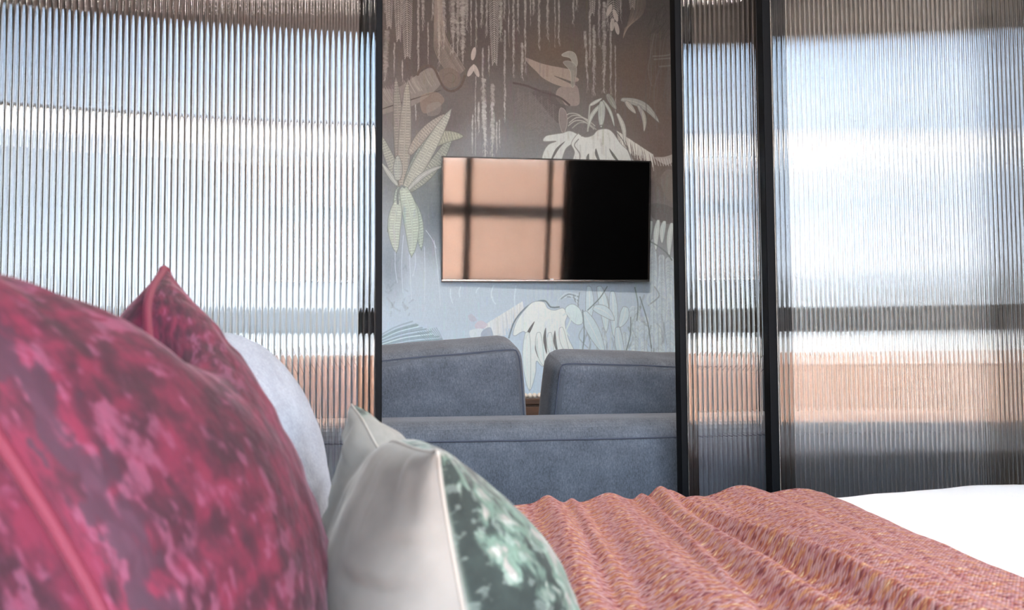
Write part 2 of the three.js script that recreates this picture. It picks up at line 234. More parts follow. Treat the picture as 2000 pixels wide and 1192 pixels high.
  for (const [x, y0, w] of [[1276, 470, 7], [1292, 500, 8], [1308, 505, 8], [1324, 510, 8], [1340, 480, 8]]) column(x, y0, 800, w, [212, 222, 222]);
  for (const [x, y, h] of [[1272, 432, 50], [1286, 430, 60], [1298, 432, 44], [1312, 436, 66], [1326, 446, 60]]) leaf(x, y, x - 5, y + h, 11, [206, 212, 204], false, 2);
  line([[1266, 470], [1284, 480], [1302, 494], [1312, 508]], 3, [140, 146, 142], 0.8);
  for (let k = 0; k < 60; k++) { const x = R(1130, 1330), y = R(555, 700), h = R(30, 90), c = rnd() < 0.45 ? [164, 176, 178] : [210, 220, 218]; line([[x, y], [x + R(-10, 10), y + h / 2], [x + R(-14, 14), y + h]], R(1.5, 5), jit(c, 10), R(0.35, 0.75)); }
  for (const [x, y0, w] of [[1176, 640, 9], [1240, 600, 10], [1258, 620, 9], [1222, 650, 8], [1286, 640, 8]]) column(x, y0, 800, w, [212, 222, 220]);
  for (const [a, b, c, d, w] of [[1150, 560, 1146, 640, 16], [1170, 560, 1184, 650, 18], [1196, 570, 1200, 660, 16], [1140, 610, 1180, 690, 24], [1222, 600, 1210, 640, 18], [1160, 600, 1200, 626, 20], [1206, 640, 1224, 720, 16]]) leaf(a, b, c, d, w, [206, 219, 219], false, R(-6, 6));
  for (const [a, b] of [[[1240, 562], [1244, 626]], [[1250, 580], [1272, 680]], [[1186, 560], [1148, 606]], [[1232, 620], [1222, 690]], [[1138, 606], [1136, 700]]]) line([a, [(a[0] + b[0]) / 2 + 4, (a[1] + b[1]) / 2], b], 2.2, [134, 146, 148], 0.85);
  // ---- big drooping leaf, white fringe and small flowers low in the middle
  for (let k = 0; k < 60; k++) { const t = k / 59, x = mix(946, 1020, t), y = mix(636, 590, t); line([[x, y], [x + R(0, 5), y + R(24, 46)]], R(1.2, 2.6), jit([222, 222, 216], 10), 0.85); }
  for (let k = 0; k < 8; k++) { line([[1090 + k * 6, 586 - k * 2], [1108 + k * 3, 572 + k * 3], [1130, 576 + k * 4]], 2, k % 2 ? [150, 162, 166] : [206, 216, 216], 0.85); line([[1030 + k * 9, 560], [1032 + k * 8, 596]], R(2, 5), [196, 208, 208], 0.5); }
  line([[994, 660], [1004, 630], [1022, 606], [1042, 592], [1064, 588], [1076, 600], [1092, 600]], 3, [142, 154, 158]);
  split([[1026, 604], [1042, 590], [1062, 590], [1070, 602], [1084, 606], [1100, 602], [1108, 616], [1104, 632], [1110, 660], [1122, 690], [1100, 700], [1076, 706], [1060, 716], [1048, 706], [1046, 730], [1036, 762], [1030, 740], [1030, 700], [1026, 650], [1006, 656], [1002, 650], [1010, 626]], [[[1044, 628], [1034, 646], [1026, 664]], [[1066, 640], [1064, 664], [1068, 692]], [[1084, 646], [1084, 668], [1090, 692]], [[1050, 660], [1048, 680], [1052, 700]]], [226, 236, 232], [168, 180, 184]);
  for (const a of [[1030, 650, 1034, 764, 16], [1052, 650, 1062, 716, 14], [1074, 650, 1082, 704, 12], [1096, 640, 1112, 696, 13]]) leaf(...a, [224, 234, 230], false, 3, 0.9);
  blob([[1104, 604], [1118, 594], [1134, 606], [1138, 630], [1126, 634], [1112, 622]], [214, 226, 222], 1, [150, 162, 164]); line([[1100, 616], [1110, 612], [1114, 626], [1106, 646], [1112, 656]], 3, [212, 222, 216]);
  blob([[928, 634], [938, 626], [952, 634], [944, 642], [930, 642]], [208, 200, 204], 0.9); blob([[918, 646], [940, 642], [946, 652], [930, 664], [920, 660]], [220, 224, 222], 0.8); blob([[914, 618], [922, 614], [932, 626], [920, 628]], [190, 184, 190], 0.5); blob([[940, 650], [958, 640], [964, 668], [944, 672]], [160, 172, 182], 0.7);
  for (const [x, y, x1, y1] of [[936, 562, 930, 572], [964, 558, 960, 582], [962, 580, 968, 594], [1008, 558, 1006, 604], [880, 565, 884, 592], [900, 560, 898, 580]]) line([[x, y], [(x + x1) / 2 - 2, (y + y1) / 2], [x1, y1]], 2.2, [210, 220, 222], 0.8);
  // ---- blue palm fan low at the left
  for (let k = 0; k < 26; k++) { const t = k / 25, ex = mix(872, 800, t * t) + R(-6, 6), ey = mix(690, 628, t); line([[735, 700 - 40 * t], [(735 + ex) / 2, mix(690, 640, t)], [ex, ey]], R(1.5, 4), jit(k % 3 ? [156, 176, 182] : [206, 220, 224], 10), 0.8); }
  for (let k = 0; k < 10; k++) line([[852 - k * 4, 640 + k], [860 - k, 654 + k * 3], [870, 676 + k * 2]], 1.5, [150, 170, 176], 0.6);
  // dry-brush veil and the grain of the paper over the whole print
  for (let k = 0; k < 2600; k++) { const x = R(700, 1380), y = R(-60, 800), j = stops.findIndex((s) => s[0] > y), a = stops[Math.max(0, j - 1)], b = stops[Math.max(0, j)], t = clamp((y - a[0]) / Math.max(1, b[0] - a[0])), c = [0, 1, 2].map((i) => mix(a[1][i], b[1][i], t) + R(-22, 22)); line([[x, y], [x + R(-2, 2), y + R(8, 40)]], R(1, 5), c, R(0.04, 0.14)); }
  { const im = g.getImageData(0, 0, cv.width, cv.height), q = im.data; for (let y = 0, o = 0; y < cv.height; y++) for (let x = 0; x < cv.width; x++, o += 4) { const n = (hash(x, y, 71) - 0.5) * 8 + (hash(x >> 1, y >> 3, 72) - 0.5) * 8 + (hash(x >> 4, y >> 1, 73) - 0.5) * 4; q[o] = clamp(q[o] + n, 0, 255); q[o + 1] = clamp(q[o + 1] + n, 0, 255); q[o + 2] = clamp(q[o + 2] + n, 0, 255); } g.putImageData(im, 0, 0); }
  const tex = new THREE.CanvasTexture(cv); tex.colorSpace = THREE.SRGBColorSpace; tex.wrapS = tex.wrapT = THREE.MirroredRepeatWrapping; tex.repeat.set(1 / SW, 1 / SH); tex.offset.set(-SX / SW, -SY / SH);
  const paper = dataTex(256, 256, (u, v, x, y) => grey(0.5 + 0.3 * (hash(x >> 1, y, 3) - 0.5) + 0.3 * (hash(x, y >> 2, 5) - 0.5)), { repeat: [4, 4] });
  const muralM = std({ name: 'mural_paper', map: tex, roughness: 0.85, bumpMap: paper, bumpScale: 0.0003 });
  struct('wall_back', 'wall papered with a misty jungle mural', 'wall', metricUV(box(X0 - 0.2, XL1 + 0.2, 0, H, ZB - 0.2, ZB)), muralM);
}

// ------------------------------------------------------------------ reeded glass partition
const PITCH = 0.0118, SAG = 0.0021, RIB_R = PITCH * PITCH / 8 / SAG + SAG / 2, THICK = 0.006;
function reededPane(x0, x1, y0, y1, zFront) { // ribs towards the bed, flat at the back
  const n = Math.round((x1 - x0) / PITCH), seg = 8, zBack = zFront - THICK, pos = [], nor = [], idx = [];
  const put = (x, y, z, nx, ny, nz) => { pos.push(x, y, z); nor.push(nx, ny, nz); return pos.length / 3 - 1; };
  const quad = (a, b, c, d) => idx.push(a, b, c, a, c, d);
  const half = Math.asin(PITCH / 2 / RIB_R), c0 = RIB_R * Math.cos(half), xe = x0 + n * PITCH;
  for (let k = 0; k < n; k++) for (let s = 0; s < seg; s++) {
    const p = [s, s + 1].map((q) => { const a = mix(-half, half, q / seg); return [x0 + (k + 0.5) * PITCH + RIB_R * Math.sin(a), zFront - SAG + RIB_R * Math.cos(a) - c0, Math.sin(a), Math.cos(a)]; });
    const [l, r] = p;
    quad(put(l[0], y0, l[1], l[2], 0, l[3]), put(r[0], y0, r[1], r[2], 0, r[3]), put(r[0], y1, r[1], r[2], 0, r[3]), put(l[0], y1, l[1], l[2], 0, l[3]));
    quad(put(l[0], y1, l[1], 0, 1, 0), put(r[0], y1, r[1], 0, 1, 0), put(r[0], y1, zBack, 0, 1, 0), put(l[0], y1, zBack, 0, 1, 0));
    quad(put(l[0], y0, zBack, 0, -1, 0), put(r[0], y0, zBack, 0, -1, 0), put(r[0], y0, r[1], 0, -1, 0), put(l[0], y0, l[1], 0, -1, 0));
  }
  quad(put(xe, y0, zBack, 0, 0, -1), put(x0, y0, zBack, 0, 0, -1), put(x0, y1, zBack, 0, 0, -1), put(xe, y1, zBack, 0, 0, -1));
  const ze = zFront - SAG;
  quad(put(x0, y0, zBack, -1, 0, 0), put(x0, y0, ze, -1, 0, 0), put(x0, y1, ze, -1, 0, 0), put(x0, y1, zBack, -1, 0, 0));
  quad(put(xe, y0, ze, 1, 0, 0), put(xe, y0, zBack, 1, 0, 0), put(xe, y1, zBack, 1, 0, 0), put(xe, y1, ze, 1, 0, 0));
  const g = new THREE.BufferGeometry();
  g.setAttribute('position', new THREE.Float32BufferAttribute(pos, 3)); g.setAttribute('normal', new THREE.Float32BufferAttribute(nor, 3));
  g.setAttribute('uv', new THREE.Float32BufferAttribute(new Float32Array(pos.length / 3 * 2), 2)); g.setIndex(idx); return g;
}
function partition(name, label, z, stiles, g0, g1) {
  const t = thing(name, label, 'glass partition', [0, 0, 0]);
  mesh('glass', reededPane(g0, g1, 0.02, 2.58, z), M.glass, t);
  for (const [a, b] of stiles) mesh('stile', box(a, b, 0.0, 2.6, z - THICK - 0.001 - 0.03, z - THICK - 0.001, 0.002), M.steel, t);
  const a = stiles[0][0], b = stiles.at(-1)[1];
  mesh('top_rail', box(a, b, 2.56, 2.62, z - THICK - 0.031, z - THICK - 0.001), M.steel, t);
  mesh('bottom_rail', box(a, b, 0.0, 0.06, z - THICK - 0.031, z - THICK - 0.001), M.steel, t);
  return t;
}
partition('reeded_glass_screen', 'wide reeded glass screen in black steel behind the red cushion', ZP, [[XS + 0.002, XS + 0.042], [0.152, 0.194]], XS + 0.01, 0.181);
partition('reeded_glass_door', 'sliding reeded glass door, narrow strip showing right of the opening', ZP - 0.052, [[0.863, 0.903], [1.64, 1.675]], 0.878, 1.67);
partition('reeded_glass_screen', 'reeded glass screen at the right, above the white duvet', ZP, [[1.054, 1.109], [1.765, 1.798]], 1.073, 1.79);
struct('trim_1', 'black steel header above the glass partition', 'trim', box(XS, 1.8, 2.62, H, ZP - 0.11, ZP + 0.01), M.steel);

// ------------------------------------------------------------------ ceiling light of the living room
{
  RectAreaLightUniformsLib.init();
  const t = thing('ceiling_light', 'flush rectangular ceiling light over the sofa', 'light', [0.75, H, -2.66]);
  mesh('frame', merge([box(-0.52, 0.52, -0.05, 0, -0.22, -0.2), box(-0.52, 0.52, -0.05, 0, 0.2, 0.22), box(-0.52, -0.5, -0.05, 0, -0.2, 0.2), box(0.5, 0.52, -0.05, 0, -0.2, 0.2)]), M.steel, t);
  mesh('diffuser', box(-0.5, 0.5, -0.04, -0.01, -0.2, 0.2), std({ name: 'lit_diffuser', color: 0xffffff, emissive: 0xfff0e0, emissiveIntensity: 1 }), t);
  const l = new THREE.RectAreaLight(0xfff1e4, 10, 1.0, 0.4); l.position.set(0, -0.045, 0); l.rotation.x = -Math.PI / 2; t.add(l);
}

{
  const t = thing('linear_ceiling_light', 'slim linear ceiling light near the bedroom window', 'light', [1.6, H, 1.25]);
  mesh('housing', box(-0.85, 0.85, -0.045, 0, -0.06, 0.06), M.steel, t);
  mesh('diffuser', box(-0.83, 0.83, -0.05, -0.04, -0.045, 0.045), std({ name: 'lit_diffuser_bar', color: 0xffffff, emissive: 0xfff0e6, emissiveIntensity: 4 }), t);
  const l = new THREE.RectAreaLight(0xfff0e6, 30, 1.66, 0.09); l.position.set(0, -0.052, 0); l.rotation.x = -Math.PI / 2; t.add(l);
}

{
  const t = thing('pendant_lamp', 'long white pendant bar lamp hung before the bedroom window', 'lamp', [-0.25, 2.06, 1.3]);
  mesh('housing', box(-1.11, 1.11, 0.045, 0.06, -0.04, 0.04), M.steel, t);
  mesh('diffuser', box(-1.1, 1.1, -0.045, 0.045, -0.035, 0.035, 0.01), std({ name: 'lit_bar_lamp', color: 0xffffff, emissive: 0xfff4ea, emissiveIntensity: 8 }), t);
  for (const x of [-0.7, 0.7]) mesh('cable', new THREE.CylinderGeometry(0.0015, 0.0015, H - 2.12, 6).translate(x, 0.06 + (H - 2.12) / 2, 0), M.steel, t);
  const l = new THREE.RectAreaLight(0xfff4ea, 5, 2.2, 0.06); l.position.set(0, -0.048, 0); l.rotation.x = -Math.PI / 2; t.add(l);
}

// ------------------------------------------------------------------ cloth textures
const weave = dataTex(512, 512, (u, v, x, y) => { // fine plain weave, melange yarn
  const k = 0.5 + 0.25 * ((x >> 1) + (y >> 1) & 1 ? 1 : -1) * 0.3 + 0.55 * (hash(x >> 2, y >> 1, 4) - 0.5) * 0.5 + 0.35 * (hash(x >> 1, y >> 3, 9) - 0.5) + 0.5 * (fbm(u * 8, v * 8, 8, 4, 2) - 0.5);
  return grey(k);
});
const tinted = (tex, lo, hi, seedK) => { // colour map between two tones from a grey one
  const s = tex.image.data, W = tex.image.width, Hh = tex.image.height;
  return dataTex(W, Hh, (u, v, x, y) => { const k = s[(y * W + x) * 4] / 255; return [mix(lo[0], hi[0], k), mix(lo[1], hi[1], k), mix(lo[2], hi[2], k)]; }, { srgb: true });
};
const withRepeat = (t, r) => { const c = t.clone(); c.repeat.set(r, r); c.needsUpdate = true; return c; };
const sofaMap = tinted(weave, [0.2, 0.218, 0.243], [0.395, 0.418, 0.45]); sofaMap.repeat.set(3, 3);
M.sofa = phy({ name: 'slate_fabric', map: sofaMap, roughness: 0.95, bumpMap: withRepeat(weave, 3), bumpScale: 0.0006, sheen: 0.4, sheenColor: new THREE.Color(0.55, 0.5, 0.5), sheenRoughness: 0.6 });
M.sofaSeam = std({ name: 'slate_piping', color: 0x3a3f4b, roughness: 0.95 });

// ------------------------------------------------------------------ sofa, seen from behind
function softBox(w, h, d, r, bulge, sd, N = 28) { // upholstered block, base centre at the origin
  const g = new THREE.BoxGeometry(w, h, d, N, N, 10), p = g.attributes.position, q = new THREE.Vector3();
  for (let i = 0; i < p.count; i++) { q.fromBufferAttribute(p, i); softPoint(q, w, h, d, r, bulge, sd); p.setXYZ(i, q.x, q.y, q.z); }
  g.deleteAttribute('normal'); g.deleteAttribute('uv');
  const m = mergeVertices(g, 1e-5); m.computeVertexNormals();
  return metricUV(m);
}
function softPoint(q, w, h, d, r, bulge, sd) { // a point of a plain block -> the same point of the upholstered one
    const c = new THREE.Vector3();
    q.x = Math.sign(q.x) * w / 2 * Math.pow(Math.abs(q.x) / (w / 2), 0.75); q.y = Math.sign(q.y) * h / 2 * Math.pow(Math.abs(q.y) / (h / 2), 0.75);
    c.set(clamp(q.x, -w / 2 + r, w / 2 - r), clamp(q.y, -h / 2 + r, h / 2 - r), clamp(q.z, -d / 2 + r, d / 2 - r));
    const v = q.clone().sub(c); if (v.length() > 1e-9) v.setLength(r); q.copy(c).add(v);
    const u = 2 * q.x / w, t = 2 * q.y / h, s = 2 * q.z / d;
    const out = (1 - u * u * u * u) * (1 - t * t * t * t), lump = fbm(q.x * 6 + sd, q.y * 6 + sd * 3, 1 << 12, 3, sd | 0) - 0.5;
    q.z += s * bulge * out + lump * 0.016 * out * s; q.y += t * bulge * 0.5 * (1 - u * u) * 0.8 + (fbm(q.x * 5 + sd, 3, 1 << 12, 2, 4) - 0.5) * 0.012 * Math.abs(t); q.x += u * bulge * 0.3 * (1 - t * t);
    q.y += h / 2; return q;
}
const tube = (pts, r, closed = false, n = 120) => new THREE.TubeGeometry(new THREE.CatmullRomCurve3(pts.map((p) => new THREE.Vector3(...p)), closed), n, r, 6, closed);
{
  const s = thing('sofa', 'slate blue fabric sofa standing behind the opening', 'sofa', [0, 0, 0]);
  // back: rounded upper edges
  const prof = new THREE.Shape(); const zr = 2.27, zf = 2.47, yt = 0.672;
  prof.moveTo(zr, 0.06); prof.lineTo(zr, 0.62); prof.quadraticCurveTo(zr, 0.664, zr + 0.05, 0.668); prof.lineTo(zf - 0.03, yt); prof.quadraticCurveTo(zf, yt, zf, yt - 0.03); prof.lineTo(zf, 0.06); prof.closePath();
  const ex = new THREE.ExtrudeGeometry(prof, { depth: 2.02, bevelEnabled: true, bevelSize: 0.012, bevelThickness: 0.012, bevelSegments: 3, curveSegments: 8 });
  ex.rotateY(Math.PI / 2).translate(-0.3, 0, 0); // shape x -> -z, depth -> x
  mesh('backrest', metricUV(ex), M.sofa, s);
  mesh('piping', tube([[-0.31, 0.637, -2.2575], [0.2, 0.638, -2.257], [0.7, 0.636, -2.257], [1.2, 0.638, -2.257], [1.73, 0.637, -2.2575]], 0.0022), M.sofaSeam, s);
  mesh('seat_base', metricUV(box(-0.28, 1.7, 0.08, 0.3, -3.16, -2.47, 0.02)), M.sofa, s);
  for (const x of [-0.3, 1.56]) mesh('armrest', metricUV(box(x, x + 0.16, 0.08, 0.6, -3.18, -2.475, 0.04)), M.sofa, s);
  for (const [x, z] of [[-0.2, -2.36], [1.6, -2.36], [-0.2, -3.08], [1.6, -3.08]]) mesh('leg', new THREE.CylinderGeometry(0.022, 0.016, 0.08, 12).translate(x, 0.04, z), M.steel, s);
  for (const [x0, x1, w] of [[-0.13, 0.705, 'left'], [0.715, 1.55, 'right']]) {
    const c = mesh('sofa_seat_cushion', softBox(x1 - x0, 0.15, 0.66, 0.03, 0.01, x0 + 4, 16), M.sofa); c.position.set((x0 + x1) / 2, 0.301, -2.82);
    c.userData = { label: 'slate blue seat cushion on the ' + w + ' half of the sofa', category: 'cushion' };
  }
  const pillow = (label, pos, w, h, roll, lean, sd) => {
    const t = thing('sofa_back_cushion', label, 'cushion', pos);
    t.rotation.set(lean, 0, roll, 'XYZ');
    const d = 0.16;
    mesh('cover', softBox(w, h, d, 0.04, 0.02, sd), M.sofa, t);
    for (const z of [d / 2, -d / 2]) {
      const pts = [], n = 24;
      for (let k = 0; k < 4 * n; k++) { const f = -1 + 2 * (k % n) / n, [a, b] = [[f, -1], [1, f], [-f, 1], [-1, -f]][k / n | 0]; pts.push(softPoint(new THREE.Vector3(a * w / 2, b * h / 2, z), w, h, d, 0.04, 0.02, sd).toArray()); }
      mesh('piping', tube(pts, 0.0022, true, 260), M.sofaSeam, t);
    }
    return t;
  };
  pillow('slate blue back cushion of the sofa, left one, tilted higher at the gap', [0.25, 0.452, -2.63], 0.725, 0.4, 0.1, 0.24, 3);
  pillow('slate blue back cushion of the sofa, right one, next to the glass door', [1.06, 0.452, -2.63], 0.82, 0.38, -0.03, 0.24, 8);
}

// ------------------------------------------------------------------ television
{
  const tv = thing('television', 'black wall television, tilted down on the jungle mural', 'television', [1.197, 1.488, ZB + 0.065]);
  tv.rotation.set(0.114, -0.034, 0.012);
  const w = 1.0, h = 0.575;
  mesh('body', box(-w / 2 + 0.01, w / 2 - 0.01, -h / 2 + 0.02, h / 2 - 0.01, -0.03, -0.004, 0.006), std({ name: 'tv_plastic', color: 0x0c0c0d, roughness: 0.5 }), tv);
  mesh('bezel', merge([box(-w / 2, w / 2, h / 2 - 0.006, h / 2, -0.006, 0.006), box(-w / 2, -w / 2 + 0.006, -h / 2 + 0.01, h / 2, -0.006, 0.006), box(w / 2 - 0.006, w / 2, -h / 2 + 0.01, h / 2, -0.006, 0.006)]), std({ name: 'tv_bezel', color: 0x0a0a0b, roughness: 0.35 }), tv);
  mesh('screen', box(-w / 2 + 0.005, w / 2 - 0.005, -h / 2 + 0.008, h / 2 - 0.005, -0.004, 0.003), phy({ name: 'tv_screen', color: 0x050506, roughness: 0.05, ior: 1.98 }), tv);
  mesh('trim_strip', box(-w / 2, w / 2, -h / 2, -h / 2 + 0.01, -0.008, 0.008, 0.003), std({ name: 'tv_silver', color: 0xb8b8ba, roughness: 0.25, metalness: 1 }), tv);
  const lg = merge([0, 1].map((k) => new THREE.CylinderGeometry(0.004, 0.004, 0.002, 14).rotateX(Math.PI / 2).translate(0.016 + k * 0.009, -h / 2 + 0.0115, 0.009)));
  mesh('logo_badge', lg, std({ name: 'badge_white', color: 0xf0f0f0, roughness: 0.4 }), tv);
  mesh('wall_mount', merge([box(-0.15, 0.15, -0.1, 0.1, -0.05, -0.03)]), M.steel, tv);
}

// ------------------------------------------------------------------ console under the television
{
  const c = thing('console_table', 'brown wooden console below the television, behind the sofa', 'console table', [1.2, 0, -4.36]);
  mesh('top', metricUV(box(-0.6, 0.6, 0.645, 0.67, -0.17, 0.17, 0.004)), M.wood, c);
  mesh('carcass', metricUV(box(-0.58, 0.58, 0.42, 0.645, -0.16, 0.155)), M.wood, c);
  for (const x of [-0.29, 0.29]) { const d = mesh('drawer', metricUV(box(x - 0.282, x + 0.282, 0.43, 0.635, 0.155, 0.172, 0.003)), M.wood, c); mesh('knob', new THREE.SphereGeometry(0.012, 14, 10).translate(x, 0.53, 0.182), M.steel, d); }
  for (const x of [-0.54, 0.54]) for (const z of [-0.13, 0.13]) mesh('leg', new THREE.CylinderGeometry(0.022, 0.014, 0.42, 12).translate(x, 0.21, z), M.wood, c);
  const b = thing('bead_string', 'string of pale beads lying on the wooden console', 'beads', [1.06, 0.67, -4.24]);
  const bead = new THREE.SphereGeometry(0.011, 16, 12), bm = std({ name: 'pale_bead', color: 0xe6ded2, roughness: 0.35 });
  const pts = []; for (let k = 0; k < 9; k++) { const p = [-0.09 + k * 0.0225, 0.011, 0.012 * Math.sin(k * 1.3)]; pts.push(p); mesh('bead', bead, bm, b).position.set(...p); }
  mesh('cord', tube(pts, 0.0015, false, 60), M.sofaSeam, b);
}

// ------------------------------------------------------------------ bed
function shell(nu, nv, fn, th, uvS = 1) { // closed sheet: fn(i/nu, j/nv) -> [x, y, z, u, v]
  const top = [], uvs = []; for (let j = 0; j <= nv; j++) for (let i = 0; i <= nu; i++) { const p = fn(i / nu, j / nv); top.push(new THREE.Vector3(p[0], p[1], p[2])); uvs.push([p[3] * uvS, p[4] * uvS]); }
  const id = (i, j) => j * (nu + 1) + i, nrm = top.map((_, k) => { const i = k % (nu + 1), j = (k / (nu + 1)) | 0; const a = top[id(Math.min(nu, i + 1), j)].clone().sub(top[id(Math.max(0, i - 1), j)]), b = top[id(i, Math.min(nv, j + 1))].clone().sub(top[id(i, Math.max(0, j - 1))]); return b.cross(a).normalize(); });
  const up = nrm[id(nu >> 1, nv >> 1)].y > 0 ? 1 : -1; if (up < 0) nrm.forEach((n) => n.negate());
  const pos = [], nor = [], uv = [], idx = []; const put = (p, n, t) => { pos.push(p.x, p.y, p.z); nor.push(n.x, n.y, n.z); uv.push(...t); return pos.length / 3 - 1; };
  const A = top.map((p, k) => put(p, nrm[k], uvs[k])), under = top.map((p, k) => p.clone().addScaledVector(nrm[k], -th)), B = under.map((p, k) => put(p, nrm[k].clone().negate(), uvs[k]));
  const f = (a, b, c, d, flip) => flip ? idx.push(a, c, b, a, d, c) : idx.push(a, b, c, a, c, d);
  for (let j = 0; j < nv; j++) for (let i = 0; i < nu; i++) { f(A[id(i, j)], A[id(i + 1, j)], A[id(i + 1, j + 1)], A[id(i, j + 1)], up > 0); f(B[id(i, j)], B[id(i + 1, j)], B[id(i + 1, j + 1)], B[id(i, j + 1)], up < 0); }
  const rim = [...Array(nu).keys()].map((i) => id(i, 0)).concat([...Array(nv).keys()].map((j) => id(nu, j)), [...Array(nu).keys()].map((i) => id(nu - i, nv)), [...Array(nv).keys()].map((j) => id(0, nv - j)));
  for (let k = 0; k < rim.length; k++) { const a = rim[k], b = rim[(k + 1) % rim.length], n = top[b].clone().sub(top[a]).cross(nrm[a]).normalize().multiplyScalar(up); f(put(top[a], n, uvs[a]), put(top[b], n, uvs[b]), put(under[b], n, uvs[b]), put(under[a], n, uvs[a]), up < 0); }
  const g = new THREE.BufferGeometry(); g.setAttribute('position', new THREE.Float32BufferAttribute(pos, 3)); g.setAttribute('normal', new THREE.Float32BufferAttribute(nor, 3)); g.setAttribute('uv', new THREE.Float32BufferAttribute(uv, 2)); g.setIndex(idx); return g;
}
const wrapEdge = (d, lo, hi, r) => { // distance along cloth -> [position, drop] over a rounded edge at both ends
  const k = (x) => x <= 0 ? [x, 0] : x < r * Math.PI / 2 ? [r * Math.sin(x / r), r * (1 - Math.cos(x / r))] : [r, r + x - r * Math.PI / 2];
  if (d > hi - r) { const [a, b] = k(d - hi + r); return [hi - r + a, b]; }
  if (d < lo + r) { const [a, b] = k(lo + r - d); return [lo + r - a, b]; }
  return [d, 0];
};
const bedTop = (x, z) => 0.553 + 0.006 * (fbm(x * 3 + 5, z * 3 + 9, 1 << 12, 3, 31) - 0.5) + 0.014 * smooth(0.95, 1.3, x) * (1 - smooth(1.5, 1.9, x) * 0.6) + 0.006 * (vn(x * 14, z * 3, 1 << 12, 8) - 0.5) * smooth(0.9, 1.1, x);
{
  const b = thing('bed', 'low upholstered bed with headboard under the white duvet', 'bed', [0, 0, 0]);
  mesh('base', metricUV(box(-0.5, 1.93, 0.1, 0.3, -1.735, -0.1, 0.02)), M.sofa, b);
  for (const [x, z] of [[-0.42, -1.65], [1.85, -1.65], [-0.42, -0.2], [1.85, -0.2]]) mesh('leg', new THREE.CylinderGeometry(0.025, 0.02, 0.1, 12).translate(x, 0.05, z), M.steel, b);
  mesh('headboard', metricUV(box(-0.6, -0.5, 0.0, 0.95, -1.74, -0.08, 0.02)), M.sofa, b);
  mesh('mattress', box(-0.495, 1.925, 0.3, 0.535, -1.735, -0.105, 0.04), std({ name: 'mattress_cloth', color: 0xe8e6e2, roughness: 0.95 }), b);
  const duvetBump = dataTex(256, 256, (u, v, x, y) => grey(0.5 + 0.4 * (hash(x, y, 2) - 0.5) + 0.5 * (fbm(u * 16, v * 16, 16, 3, 6) - 0.5)), { repeat: [5, 5] });
  const d = mesh('duvet', shell(150, 110, (u, v) => {
    const cx = mix(-0.5, 2.25, u), cz = mix(-2.05, 0.1, v), [x, dx] = wrapEdge(cx, -0.8, 1.97, 0.05), [z, dz] = wrapEdge(cz, -1.775, -0.07, 0.045);
    return [x, bedTop(x, z) + 0.004 - dx - dz, z, cx, cz];
  }, 0.008), std({ name: 'white_cotton', color: 0xf4f3f1, roughness: 0.95, bumpMap: duvetBump, bumpScale: 0.0012 }));
  d.userData = { label: 'white cotton duvet spread over the bed', category: 'duvet' };
}
